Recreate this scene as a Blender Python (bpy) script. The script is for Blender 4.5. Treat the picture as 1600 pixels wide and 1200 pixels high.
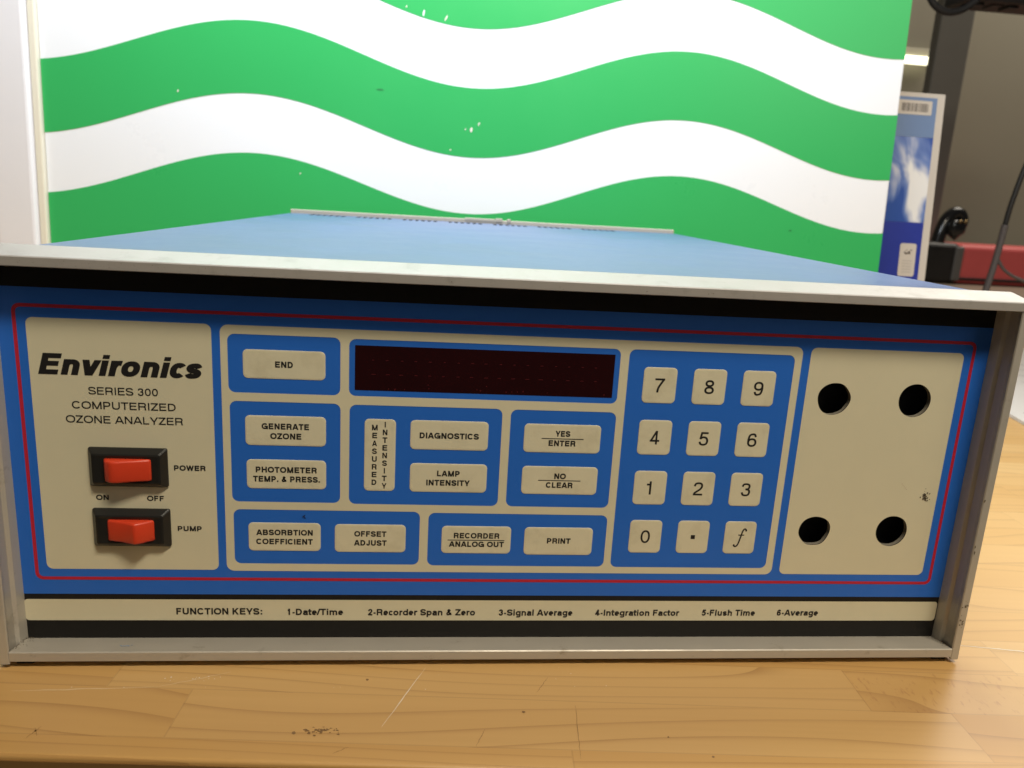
import bpy, bmesh, math, random
from mathutils import Vector, Matrix

random.seed(7)
for _o in list(bpy.data.objects):
    bpy.data.objects.remove(_o)
scene = bpy.context.scene
COL = scene.collection
R = math.radians

# ------------------------------------------------------------------ camera, world, light, exposure
cam_d = bpy.data.cameras.new('camera')
cam = bpy.data.objects.new('camera', cam_d)
COL.objects.link(cam)
cam_d.sensor_width = 36.0
cam_d.lens = 27.615
cam_d.clip_start = 0.01
cam_d.clip_end = 60
right = Vector((0.99384767, -0.09530061, 0.05643227))
down = Vector((0.03234404, -0.23757572, -0.97083039))
fwd = Vector((0.10592767, 0.96668277, -0.23303167))
m = Matrix((right, -down, -fwd)).transposed().to_4x4()
m.translation = Vector((-0.045353, -0.34911, 0.226798))
cam.matrix_world = m
cam_d.dof.use_dof = True
cam_d.dof.focus_distance = 0.40
cam_d.dof.aperture_fstop = 15.0
scene.camera = cam

world = bpy.data.worlds.new('World')
scene.world = world
world.use_nodes = True
bg = world.node_tree.nodes['Background']
bg.inputs[0].default_value = (1.0, 0.90, 0.76, 1)
bg.inputs[1].default_value = 0.045

scene.view_settings.view_transform = 'Standard'
scene.view_settings.look = 'None'
scene.view_settings.exposure = 0.0
scene.view_settings.gamma = 1.0
scene.view_settings.use_curve_mapping = False
scene.cycles.max_bounces = 8
scene.cycles.use_denoising = True


def area(name, loc, target, sx, sy, power, color):
    d = bpy.data.lights.new(name, 'AREA')
    d.shape = 'RECTANGLE'
    d.size, d.size_y = sx, sy
    d.energy = power
    d.color = color
    o = bpy.data.objects.new(name, d)
    COL.objects.link(o)
    o.location = loc
    o.rotation_euler = (Vector(target) - Vector(loc)).to_track_quat('-Z', 'Y').to_euler()
    return o


area('bench_lamp', (-0.08, 0.38, 1.02), (0.0, 0.64, 0.40), 0.8, 0.14, 16.5, (0.86, 0.94, 1.0))
area('ceiling_lamp', (0.38, -0.84, 1.62), (0.0, 0.0, 0.1), 0.50, 0.24, 26, (1.0, 0.885, 0.70))
area('side_ceiling_lamp', (1.50, -1.38, 1.25), (0.3, 0.3, 0.2), 1.0, 0.7, 4.5, (1.0, 0.93, 0.78))
area('room_lamp', (2.8, 2.55, 2.4), (1.9, 1.9, 0.2), 1.7, 1.7, 54, (1.0, 0.91, 0.78))


# ------------------------------------------------------------------ materials
def mat(name, col, rough=0.5, metal=0.0, spec=0.5, var=0.0, vscale=40.0, bump=0.0, bscale=300.0, rvar=0.0,
        emit=None, estr=0.0, coat=0.0):
    M = bpy.data.materials.new(name)
    M.use_nodes = True
    nt = M.node_tree
    b = nt.nodes['Principled BSDF']
    b.inputs['Base Color'].default_value = (*col, 1)
    b.inputs['Roughness'].default_value = rough
    b.inputs['Metallic'].default_value = metal
    b.inputs['Specular IOR Level'].default_value = spec
    b.inputs['Coat Weight'].default_value = coat
    if emit:
        b.inputs['Emission Color'].default_value = (*emit, 1)
        b.inputs['Emission Strength'].default_value = estr
    tc = nt.nodes.new('ShaderNodeTexCoord')
    if var or rvar:
        n = nt.nodes.new('ShaderNodeTexNoise')
        n.inputs['Scale'].default_value = vscale
        n.inputs['Detail'].default_value = 8
        n.inputs['Roughness'].default_value = 0.65
        nt.links.new(tc.outputs['Object'], n.inputs['Vector'])
        if var:
            mx = nt.nodes.new('ShaderNodeMix')
            mx.data_type = 'RGBA'
            mx.inputs['A'].default_value = (*[c * (1 - var) for c in col], 1)
            mx.inputs['B'].default_value = (*[min(1, c * (1 + var)) for c in col], 1)
            nt.links.new(n.outputs['Fac'], mx.inputs['Factor'])
            nt.links.new(mx.outputs['Result'], b.inputs['Base Color'])
        if rvar:
            mr = nt.nodes.new('ShaderNodeMapRange')
            mr.inputs['From Min'].default_value = 0.3
            mr.inputs['From Max'].default_value = 0.7
            mr.inputs['To Min'].default_value = max(0.02, rough - rvar)
            mr.inputs['To Max'].default_value = min(1, rough + rvar)
            nt.links.new(n.outputs['Fac'], mr.inputs['Value'])
            nt.links.new(mr.outputs['Result'], b.inputs['Roughness'])
    if bump:
        n2 = nt.nodes.new('ShaderNodeTexNoise')
        n2.inputs['Scale'].default_value = bscale
        n2.inputs['Detail'].default_value = 4
        nt.links.new(tc.outputs['Object'], n2.inputs['Vector'])
        bp = nt.nodes.new('ShaderNodeBump')
        bp.inputs['Strength'].default_value = bump
        bp.inputs['Distance'].default_value = 0.0004
        nt.links.new(n2.outputs['Fac'], bp.inputs['Height'])
        nt.links.new(bp.outputs['Normal'], b.inputs['Normal'])
    return M


def dirty(name, col, dirt, rough, metal, scale, lo, hi, stretch=(1, 1, 1), fine=0.0):
    """a base colour with patches of grime of their own shape"""
    M = mat(name, col, rough, metal, var=0.05, vscale=90, bump=0.12, bscale=900, rvar=0.08)
    nt = M.node_tree
    b = nt.nodes['Principled BSDF']
    src = b.inputs['Base Color'].links[0].from_socket
    tc = nt.nodes.new('ShaderNodeTexCoord')
    mp = nt.nodes.new('ShaderNodeMapping')
    mp.inputs['Scale'].default_value = stretch
    n = nt.nodes.new('ShaderNodeTexNoise')
    n.inputs['Scale'].default_value = scale
    n.inputs['Detail'].default_value = 9
    n.inputs['Roughness'].default_value = 0.7
    nt.links.new(tc.outputs['Object'], mp.inputs['Vector'])
    nt.links.new(mp.outputs['Vector'], n.inputs['Vector'])
    mr = nt.nodes.new('ShaderNodeMapRange')
    mr.inputs['From Min'].default_value = lo
    mr.inputs['From Max'].default_value = hi
    nt.links.new(n.outputs['Fac'], mr.inputs['Value'])
    mx = nt.nodes.new('ShaderNodeMix')
    mx.data_type = 'RGBA'
    nt.links.new(mr.outputs['Result'], mx.inputs['Factor'])
    nt.links.new(src, mx.inputs['A'])
    mx.inputs['B'].default_value = (*dirt, 1)
    nt.links.new(mx.outputs['Result'], b.inputs['Base Color'])
    return M


GRIT = mat('brown_grit', (0.13, 0.105, 0.070), 0.8)
ALU = dirty('worn_aluminium', (0.46, 0.43, 0.375), (0.26, 0.225, 0.17), 0.42, 0.2, 60, 0.60, 0.74)
ALU_TOP = dirty('grimy_aluminium', (0.41, 0.385, 0.36), (0.29, 0.268, 0.24), 0.42, 0.15, 70, 0.55, 0.78, (1, 1, 1))
BLACK_INK = mat('black_panel_ink', (0.011, 0.0105, 0.010), 0.5, spec=0.25, var=0.1)
BLUE_INK = mat('blue_panel_ink', (0.017, 0.145, 0.63), 0.48, var=0.05, vscale=25, bump=0.06, bscale=1800)
BEIGE = mat('beige_panel_ink', (0.69, 0.645, 0.465), 0.52, var=0.05, vscale=30, bump=0.10, bscale=1500)
KEYB = dirty('beige_key', (0.715, 0.67, 0.49), (0.58, 0.53, 0.37), 0.48, 0.0, 75, 0.50, 0.85)
RED_INK = mat('red_line_ink', (0.50, 0.014, 0.040), 0.5, var=0.05)
TEXT_INK = mat('black_lettering_ink', (0.010, 0.009, 0.009), 0.55)
BARE_METAL = mat('bare_cut_metal', (0.36, 0.33, 0.27), 0.42, 0.4, var=0.3, vscale=600)
WINDOW = mat('dark_red_filter', (0.018, 0.002, 0.003), 0.12, spec=0.4, var=0.3, vscale=30, rvar=0.06)
LED = mat('red_display_dot', (0.075, 0.002, 0.005), 0.5, emit=(1, 0.02, 0.04), estr=0.0)
SWITCH = mat('black_switch_plastic', (0.012, 0.012, 0.011), 0.38, spec=0.5, bump=0.15, bscale=1500)
ROCKER = mat('orange_red_rocker', (0.66, 0.050, 0.016), 0.40, spec=0.5, var=0.06, vscale=150)
CASE = mat('blue_case_paint', (0.072, 0.125, 0.285), 0.34, spec=1.0, var=0.10, vscale=22, rvar=0.05, bump=0.04, bscale=1400)
INNER_SHADE = mat('inner_shade', (0.012, 0.012, 0.013), 0.7)  # near-black colour standing for shade inside the case and slots
CREAM = mat('cream_rear_panel', (0.44, 0.41, 0.34), 0.5, var=0.06)
RUBBER = mat('black_rubber', (0.015, 0.014, 0.013), 0.7)
BOARD_W = mat('white_board_gloss', (0.80, 0.82, 0.87), 0.30, var=0.015, vscale=6, rvar=0.04)
BOARD_G = mat('green_wave_print', (0.034, 0.39, 0.105), 0.30, var=0.02, vscale=6, rvar=0.04)
CHIP = mat('chipped_print', (0.70, 0.66, 0.58), 0.7)
SCUFF_G = mat('dark_scuff', (0.012, 0.20, 0.055), 0.6)
POST_W = mat('white_post_paint', (0.74, 0.73, 0.77), 0.45, var=0.03, vscale=20, bump=0.1)
CREAM_EDGE = mat('cream_edge_trim', (0.70, 0.66, 0.55), 0.5)


# ------------------------------------------------------------------ builders
class MB:
    def __init__(s):
        s.v, s.f, s.fm, s.m, s.sm = [], [], [], [], []

    def mi(s, M):
        if M not in s.m:
            s.m.append(M)
        return s.m.index(M)

    def add(s, vs, fs, M, smooth=False):
        k = len(s.v)
        i = s.mi(M)
        s.v += [tuple(v) for v in vs]
        for f in fs:
            s.f.append([k + a for a in f])
            s.fm.append(i)
            s.sm.append(smooth)

    def box(s, x0, x1, y0, y1, z0, z1, M):
        vs = [(x, y, z) for x in (x0, x1) for y in (y0, y1) for z in (z0, z1)]
        s.add(vs, [(0, 1, 3, 2), (4, 6, 7, 5), (0, 4, 5, 1), (2, 3, 7, 6), (0, 2, 6, 4), (1, 5, 7, 3)], M)

    def rbox(s, x0, x1, y0, y1, z0, z1, r, M, seg=2):
        bm = bmesh.new()
        bmesh.ops.create_cube(bm, size=1)
        for v in bm.verts:
            v.co = Vector(((x0 + x1) / 2 + v.co.x * (x1 - x0), (y0 + y1) / 2 + v.co.y * (y1 - y0),
                           (z0 + z1) / 2 + v.co.z * (z1 - z0)))
        bmesh.ops.bevel(bm, geom=bm.edges[:], offset=r, segments=seg, profile=0.5, affect='EDGES')
        s.bm(bm, M)

    def bm(s, bm, M, smooth=False):
        bm.verts.index_update()
        s.add([v.co[:] for v in bm.verts], [[v.index for v in f.verts] for f in bm.faces], M, smooth)
        bm.free()

    def prism(s, poly, axis, a, b, M, smooth=False):
        """poly: 2D points in the two other axes (order x,y,z with axis left out), extruded a..b"""
        def put(p, t):
            return {'x': (t, p[0], p[1]), 'y': (p[0], t, p[1]), 'z': (p[0], p[1], t)}[axis]
        n = len(poly)
        vs = [put(p, a) for p in poly] + [put(p, b) for p in poly]
        fs = [list(range(n))[::-1], [n + i for i in range(n)]]
        fs += [(i, (i + 1) % n, n + (i + 1) % n, n + i) for i in range(n)]
        s.add(vs, fs, M, smooth)

    def tube(s, pts, r, M, n=10, r2=None):
        pts = [Vector(p) for p in pts]
        vs, fs = [], []
        t0 = (pts[1] - pts[0]).normalized()
        ref = Vector((0, 0, 1)) if abs(t0.z) < 0.9 else Vector((1, 0, 0))
        nrm = (ref - t0 * ref.dot(t0)).normalized()
        for i, p in enumerate(pts):
            a = pts[max(0, i - 1)]
            c = pts[min(len(pts) - 1, i + 1)]
            t = (c - a).normalized()
            nrm = (nrm - t * nrm.dot(t)).normalized()
            bn = t.cross(nrm)
            rr = r if r2 is None else r + (r2 - r) * i / (len(pts) - 1)
            for k in range(n):
                q = 2 * math.pi * k / n
                vs.append(p + (nrm * math.cos(q) + bn * math.sin(q)) * rr)
        for i in range(len(pts) - 1):
            for k in range(n):
                fs.append((i * n + k, i * n + (k + 1) % n, (i + 1) * n + (k + 1) % n, (i + 1) * n + k))
        fs.append(list(range(n))[::-1])
        fs.append([(len(pts) - 1) * n + k for k in range(n)])
        s.add(vs, fs, M, True)

    def flat(s, loops, y, M, thick=0.0):
        """filled outline with holes in the xz plane at depth y (towards -y), optional thickness to +y"""
        c = bpy.data.curves.new('tmp', 'CURVE')
        c.dimensions = '2D'
        c.fill_mode = 'FRONT' if not thick else 'BOTH'
        c.extrude = thick / 2
        for lp in loops:
            sp = c.splines.new('POLY')
            sp.points.add(len(lp) - 1)
            for p, q in zip(sp.points, lp):
                p.co = (q[0], q[1], 0, 1)
            sp.use_cyclic_u = True
        o = bpy.data.objects.new('tmp', c)
        COL.objects.link(o)
        me = bpy.data.meshes.new_from_object(o.evaluated_get(bpy.context.evaluated_depsgraph_get()))
        s.add([(v.co.x, y + (thick / 2 if thick else 0) - v.co.z, v.co.y) for v in me.vertices],
              [list(p.vertices) for p in me.polygons], M)
        bpy.data.objects.remove(o)
        bpy.data.curves.remove(c)
        bpy.data.meshes.remove(me)

    def build(s, name, parent=None, bevel=0.0, auto=None):
        me = bpy.data.meshes.new(name)
        me.from_pydata(s.v, [], s.f)
        for M in s.m:
            me.materials.append(M)
        for p, i, q in zip(me.polygons, s.fm, s.sm):
            p.material_index = i
            p.use_smooth = q
        bm = bmesh.new()
        bm.from_mesh(me)
        if bevel:
            bmesh.ops.remove_doubles(bm, verts=bm.verts[:], dist=1e-6)
        bmesh.ops.recalc_face_normals(bm, faces=bm.faces[:])
        if bevel:
            eds = [e for e in bm.edges if len(e.link_faces) == 2 and e.calc_face_angle(0) > 0.5]
            bmesh.ops.bevel(bm, geom=eds, offset=bevel, segments=2, profile=0.6, affect='EDGES')
        bm.to_mesh(me)
        bm.free()
        me.update()
        o = bpy.data.objects.new(name, me)
        COL.objects.link(o)
        if parent:
            o.parent = parent
        return o


def thing(name, label, cat, loc=(0, 0, 0), rot=(0, 0, 0), group=None):
    o = bpy.data.objects.new(name, None)
    o.empty_display_size = 0.05
    COL.objects.link(o)
    o.location = loc
    o.rotation_euler = rot
    o['label'] = label
    o['category'] = cat
    if group:
        o['group'] = group
    return o


def rrect(x0, x1, z0, z1, r, n=5):
    out = []
    for cx, cz, a in ((x1 - r, z1 - r, 0), (x0 + r, z1 - r, 90), (x0 + r, z0 + r, 180), (x1 - r, z0 + r, 270)):
        for k in range(n + 1):
            q = R(a + 90 * k / n)
            out.append((cx + r * math.cos(q), cz + r * math.sin(q)))
    return out


def smooth_path(pts, n=6, closed=False):
    P = [Vector(p) for p in pts]
    out = []
    for i in range(len(P) - 1):
        a = P[max(0, i - 1)]
        b, c = P[i], P[i + 1]
        d = P[min(len(P) - 1, i + 2)]
        for k in range(n):
            t = k / n
            out.append(0.5 * ((2 * b) + (c - a) * t + (2 * a - 5 * b + 4 * c - d) * t * t + (3 * b - a - 3 * c + d) * t ** 3))
    out.append(P[-1])
    return out


# ------------------------------------------------------------------ drawn sans-serif lettering
ADV = dict(A=1, B=1, C=1, D=1, E=.926, F=.848, G=1.08, H=1, I=.386, J=.77, K=1, L=.83, M=1.157, N=1, O=1.08, P=.926,
           R=1, S=.926, T=.848, U=1, V=.926, W=1.3, Y=.926, Z=.848, a=.77, c=.77, d=.848, e=.77, g=.848, h=.848, i=.386,
           l=.386, m=1.235, n=.848, o=.848, p=.848, r=.54, s=.77, t=.46, u=.848, v=.77)
ADV.update({c: .80 for c in '0123456789'})
ADV.update({'-': .46, '/': .386, ':': .46, '.': .386, '&': 1.0, ' ': .386})


def arc(cx, cy, rx, ry, a0, a1, n=12, e=2.25):
    out = []
    for k in range(n + 1):
        q = R(a0 + (a1 - a0) * k / n)
        c, s_ = math.cos(q), math.sin(q)
        out.append((cx + rx * math.copysign(abs(c) ** (2 / e), c), cy + ry * math.copysign(abs(s_) ** (2 / e), s_)))
    return out


def spl(pts, n=5):
    return [(p.x, p.y) for p in smooth_path([(a, b, 0) for a, b in pts], n)]


def glyph(ch, h, kx=1.0):
    """h: half stroke width in cap heights. returns advance, strokes (points, cap at start, cap at end), diagonals"""
    A = ADV[ch] * kx
    sb = 0.035 * kx if ch in list('AVWYTv') + list('OCGSZ0') else 0.05 * kx if ch in list('acdegops') else 0.085 * kx
    L, Rr, B, T, X = sb + h, A - sb - h, h, 1 - h, 0.74 - h
    c, M = A / 2, 0.52
    S, D = [], []

    def st(*p, a=1, b=1):
        S.append((list(p), a, b))

    def cv(p, a=0, b=0):
        S.append((p, a, b))
    if ch == 'A':
        D += [(sb * .2 + h, 0, c - .02, 1), (A - sb * .2 - h, 0, c + .02, 1)]
        st((c - (c - L) * .62, .30), (c + (c - L) * .62, .30), a=0, b=0)
    elif ch == 'B':
        st((L, B), (L, T))
        rt = (T - M) / 2
        cv([(L, T), (Rr - rt - .03, T)] + arc(Rr - rt - .03, M + rt, rt, rt, 90, -90) + [(L, M)])
        rb = (M - B) / 2
        cv([(L, M), (Rr - rb, M)] + arc(Rr - rb, B + rb, rb, rb, 90, -90) + [(L, B)])
    elif ch == 'C':
        cv(arc(c, .5, c - L, .5 - h, 38, 322, 20))
    elif ch == 'D':
        st((L, B), (L, T))
        rx = (Rr - L) * .62
        cv([(L, T), (Rr - rx, T)] + arc(Rr - rx, .5, rx, .5 - h, 90, -90, 16) + [(L, B)])
    elif ch == 'E':
        st((Rr, T), (L, T), (L, B), (Rr, B))
        st((L, M), (Rr - .05 * kx, M))
    elif ch == 'F':
        st((Rr, T), (L, T), (L, B))
        st((L, M - .02), (Rr - .08 * kx, M - .02))
    elif ch == 'G':
        cv(arc(c, .5, c - L, .5 - h, 40, 300, 18) + [(Rr, .30), (Rr, .46)], 0, 0)
        st((Rr, B), (Rr, .46), (c + .06, .46), a=1, b=1)
    elif ch == 'H':
        st((L, B), (L, T)); st((Rr, B), (Rr, T)); st((L, M), (Rr, M))
    elif ch == 'I':
        st((c, B), (c, T))
    elif ch == 'J':
        cv([(Rr, 1), (Rr, .35)] + arc((L + Rr) / 2, .33, (Rr - L) / 2, .33 - h, 0, -185))
    elif ch == 'K':
        st((L, B), (L, T)); D += [(Rr, 1, L + .02, .38), (Rr, 0, L + .2, .6)]
    elif ch == 'L':
        st((L, T), (L, B), (Rr, B))
    elif ch == 'M':
        st((L, B), (L, T)); st((Rr, B), (Rr, T))
        D += [(L, 1, c, 0), (Rr, 1, c, 0)]
    elif ch == 'N':
        st((L, B), (L, T)); st((Rr, B), (Rr, T)); D += [(L, 1, Rr, 0)]
    elif ch == 'O':
        cv(arc(c, .5, c - L, .5 - h, 0, 360, 28))
    elif ch == 'P':
        st((L, B), (L, T))
        r = (T - .42) / 2
        cv([(L, T), (Rr - r, T)] + arc(Rr - r, .42 + r, r, r, 90, -90) + [(L, .42)])
    elif ch == 'R':
        st((L, B), (L, T))
        r = (T - .47) / 2
        cv([(L, T), (Rr - r, T)] + arc(Rr - r, .47 + r, r, r, 90, -90) + [(L, .47)])
        cv(spl([(Rr - .22 * kx, .47), (Rr - .06 * kx, .42), (Rr - .03 * kx, .22), (Rr + .01, 0)]))
    elif ch == 'S':
        wd = Rr - L
        cv(spl([(L + f * wd, z) for f, z in ((.97, T - .19), (.85, T - .05), (.5, T), (.12, T - .05), (.02, T - .20), (.16, .575),
                (.5, .5), (.86, .425), (1, B + .20), (.90, B + .05), (.5, B), (.12, B + .05), (0, B + .21))]))
    elif ch == 'T':
        st((L, T), (Rr, T)); st((c, B), (c, T))
    elif ch == 'U':
        cv([(L, 1), (L, .36)] + arc(c, .36, c - L, .36 - h, 180, 360) + [(Rr, 1)])
    elif ch == 'V':
        D += [(L, 1, c - .01, 0), (Rr, 1, c + .01, 0)]
    elif ch == 'W':
        q = (c - L) / 2
        D += [(L, 1, L + q, 0), (c, 1, L + q, 0), (c, 1, Rr - q, 0), (Rr, 1, Rr - q, 0)]
    elif ch == 'Y':
        st((c, B), (c, .42)); D += [(L - .02, 1, c - .01, .36), (Rr + .02, 1, c + .01, .36)]
    elif ch == 'Z':
        st((L, T), (Rr, T)); st((L, B), (Rr, B)); D += [(Rr, 1 - h, L, h)]
    elif ch == 'a':
        cv(spl([(L + .03, X - .12), (L + .09, X - .02), (c, X), (Rr - .05, X - .04), (Rr - .01, X - .14)]) + [(Rr - .01, B + .1), (Rr + .03, 0)])
        cv(spl([(Rr - .02, .45), (c, .41), (L + .04, .34), (L, B + .13), (L + .05, B + .02), (c - .05, B), (Rr - .08, B + .06), (Rr - .01, B + .2)]))
    elif ch == 'c':
        cv(arc(c, .37, c - L, .37 - h, 42, 318, 18))
    elif ch == 'e':
        cv(arc(c, .37, c - L, .37 - h, 0, 312, 18)); st((L, .37), (Rr, .37), a=0, b=1)
    elif ch == 'd':
        st((Rr, B), (Rr, T)); cv(arc(c, .37, c - L, .37 - h, 0, 360, 20))
    elif ch == 'g':
        cv(arc(c, .38, c - L, .36 - h, 0, 360, 20))
        cv([(Rr, .74), (Rr, -.05)] + arc(c, -.06, Rr - c, .22 - h + .02, 0, -150, 10))
    elif ch == 'h':
        st((L, B), (L, T)); cv(arc(c, X - .2, c - L, .2, 180, 0) + [(Rr, 0)])
    elif ch == 'i':
        st((c, B), (c, X)); D += [(c, max(.815, 1 - 2 * h), c, 1)]
    elif ch == 'l':
        st((c, B), (c, T))
    elif ch == 'm':
        q = (L + Rr) / 2
        st((L, B), (L, X))
        cv(arc((L + q) / 2, X - .2, (q - L) / 2, .2, 180, 0) + [(q, 0)])
        cv(arc((Rr + q) / 2, X - .2, (Rr - q) / 2, .2, 180, 0) + [(Rr, 0)])
    elif ch == 'n':
        st((L, B), (L, X)); cv(arc(c, X - .2, c - L, .2, 180, 0) + [(Rr, 0)])
    elif ch == 'o':
        cv(arc(c, .37, c - L, .37 - h, 0, 360, 22))
    elif ch == 'p':
        st((L, -.28 + h), (L, X)); cv(arc(c, .37, c - L, .37 - h, 0, 360, 20))
    elif ch == 'r':
        st((L, B), (L, X)); cv(spl([(L, X - .28), (L + .04, X - .1), (L + .14, X), (A - sb * .1, X)]))
    elif ch == 's':
        wd, q = Rr - L, X - .37
        cv(spl([(L + f * wd, .37 + g * q) for f, g in ((.97, .55), (.80, .92), (.5, 1), (.14, .86), (.03, .52), (.18, .16),
                (.5, 0), (.84, -.16), (1, -.52), (.88, -.88), (.5, -1), (.18, -.92), (0, -.55))]))
    elif ch == 't':
        cv([(c - .03, .95), (c - .03, B + .1), (c + .0, B + .02), (A - sb * .4, B)], 0, 0); st((sb * .3 + h * .6, X), (A - sb * .3 - h * .6, X))
    elif ch == 'u':
        st((Rr, B), (Rr, X)); cv([(L, .74), (L, .3)] + arc(c, B + .2, c - L, .2, 180, 360))
    elif ch == 'v':
        D += [(sb * .3 + h, .74, c - .01, 0), (A - sb * .3 - h, .74, c + .01, 0)]
    elif ch == '0':
        cv(arc(c, .5, c - L - .03, .5 - h, 0, 360, 26))
    elif ch == '1':
        st((c + .04, B), (c + .04, T)); st((c + .04, .755), (L + .04, .755), a=0, b=0)
    elif ch == '2':
        cv(spl([(L, T - .24), (L + .06, T - .06), (c, T), (Rr - .06, T - .05), (Rr, T - .23), (Rr - .09, .50), (c - .02, .34), (L + .05, .2), (L, B)]))
        st((L, B), (Rr, B))
    elif ch == '3':
        cv(spl([(L, T - .2), (L + .07, T - .04), (c, T), (Rr - .07, T - .05), (Rr - .02, T - .2), (Rr - .09, .57), (c - .03, .53)]))
        cv(spl([(c - .03, .53), (Rr - .06, .48), (Rr, B + .24), (Rr - .07, B + .05), (c, B), (L + .06, B + .05), (L - .01, B + .23)]))
    elif ch == '4':
        st((Rr - .13, B), (Rr - .13, T)); st((L - .03, .27), (Rr + .02, .27)); D += [(Rr - .13, 1, L - .03, .24)]
    elif ch == '5':
        cv([(Rr - .03, T), (L + .10, T), (L + .02, .47)], 1, 0)
        cv(spl([(L + .02, .50), (c - .05, .62), (Rr - .08, .56), (Rr, .34), (Rr - .07, B + .07), (c, B), (L + .06, B + .05), (L - .01, B + .22)]))
    elif ch == '6':
        cv(arc(c, .32, c - L, .32 - h, 0, 360, 22))
        cv(spl([(Rr - .02, T - .2), (Rr - .09, T - .03), (c, T), (L + .07, T - .1), (L, .55), (L, .32)]))
    elif ch == '7':
        st((L, T), (Rr, T)); cv(spl([(Rr, T - .01), (c + .05, .58), (c - .08, .3), (c - .12, 0)]))
    elif ch == '8':
        cv(arc(c, .755, c - L - .03, .245 - h, 0, 360, 20)); cv(arc(c, .27, c - L, .27 - h, 0, 360, 22))
    elif ch == '9':
        cv(arc(c, .68, c - L, .32 - h, 0, 360, 22))
        cv(spl([(L + .02, B + .2), (L + .09, B + .03), (c, B), (Rr - .07, B + .1), (Rr, .45), (Rr, .68)]))
    elif ch == '-':
        st((L, .36), (Rr, .36))
    elif ch == '/':
        D += [(sb * .2, 0, A - sb * .2, 1)]
    elif ch == ':':
        st((c, h * 1.1), (c, h * 1.1 + .004)); st((c, .60), (c, .604))
    elif ch == '.':
        st((c, h * 1.1), (c, h * 1.1 + .004))
    elif ch == '&':
        cv(spl([(Rr + .03, B - .02), (c, .45), (L + .16, .74), (L + .2, T - .05), (c - .05, T), (c + .1, T - .07), (c + .08, .72), (c - .08, .56), (L + .03, .36), (L + .01, B + .1), (L + .14, B), (c + .08, B + .07), (Rr - .04, .42)]))
    return A, S, D


_lift = [0]


def lettering(mb, txt, u0, u1, v, cap, h, y, shear=0.0, kx=1.0, M=None, track=0.0):
    """text from u0 to u1 (metres), baseline v, on the plane y, inked by drawn strokes"""
    M = M or TEXT_INK
    gl, x = [], 0.0
    for ch in txt:
        A, S, D = glyph(ch, h, kx)
        gl.append((x, S, D))
        x += A + track - (.10 * kx if ch == 'c' else 0)
    lo, hi = 1e9, -1e9
    polys = []
    for gx, S, D in gl:
        for pts, c0, c1 in S:
            P = [Vector((p[0] + gx, p[1])) for p in pts]
            Q = [P[0]]
            for p in P[1:]:
                if (p - Q[-1]).length > 1e-4:
                    Q.append(p)
            P = Q
            closed = (P[0] - P[-1]).length < 1e-3
            if closed:
                P = P[:-1]
            n = len(P)
            if not closed and n > 1:
                if c0:
                    P[0] = P[0] - (P[1] - P[0]).normalized() * h
                if c1:
                    P[-1] = P[-1] + (P[-1] - P[-2]).normalized() * h
            La, Ra = [], []
            for i in range(n):
                a = P[i - 1] if (i or closed) else None
                b = P[(i + 1) % n] if (i < n - 1 or closed) else None
                d1 = (P[i] - a).normalized() if a is not None else (b - P[i]).normalized()
                d2 = (b - P[i]).normalized() if b is not None else d1
                t = (d1 + d2)
                t = t.normalized() if t.length > 1e-6 else d1
                nn = Vector((-t.y, t.x))
                k = h / max(0.55, nn.dot(Vector((-d1.y, d1.x))))
                La.append(P[i] + nn * k)
                Ra.append(P[i] - nn * k)
            polys.append((La + Ra, [(i, (i + 1) % n, n + (i + 1) % n, n + i) for i in range(n if closed else n - 1)]))
        for x0, y0, x1, y1 in D:
            k = h * math.sqrt(1 + ((x1 - x0) / (y1 - y0)) ** 2)
            polys.append(([Vector((gx + x0 - k, y0)), Vector((gx + x0 + k, y0)), Vector((gx + x1 + k, y1)), Vector((gx + x1 - k, y1))], [(0, 1, 2, 3)]))
    allx = [p.x + shear * p.y for vs, _ in polys for p in vs]
    lo, hi = min(allx), max(allx)
    sc = (u1 - u0) / (hi - lo)
    for j, (vs, fs) in enumerate(polys):
        yy = y - 0.000002 * (j % 12)
        mb.add([(u0 + (p.x + shear * p.y - lo) * sc, yy, v + p.y * cap) for p in vs], fs, M)


mm = 0.001

# ------------------------------------------------------------------ the setting: wall and floor far behind
WALL = mat('taupe_wall_paint', (0.27, 0.25, 0.19), 0.8, var=0.05, vscale=3, bump=0.1, bscale=80)
FLOOR = mat('grey_floor', (0.16, 0.15, 0.14), 0.6, var=0.15, vscale=4)
b = MB()
b.box(-5, 6, 3.30, 3.45, -0.9, 2.4, WALL)
w = b.build('back_wall')
w['kind'] = 'structure'
b = MB()
b.box(-5, 6, -2.5, 3.29, -1.0, -0.9, FLOOR)
w = b.build('floor')
w['kind'] = 'structure'


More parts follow.
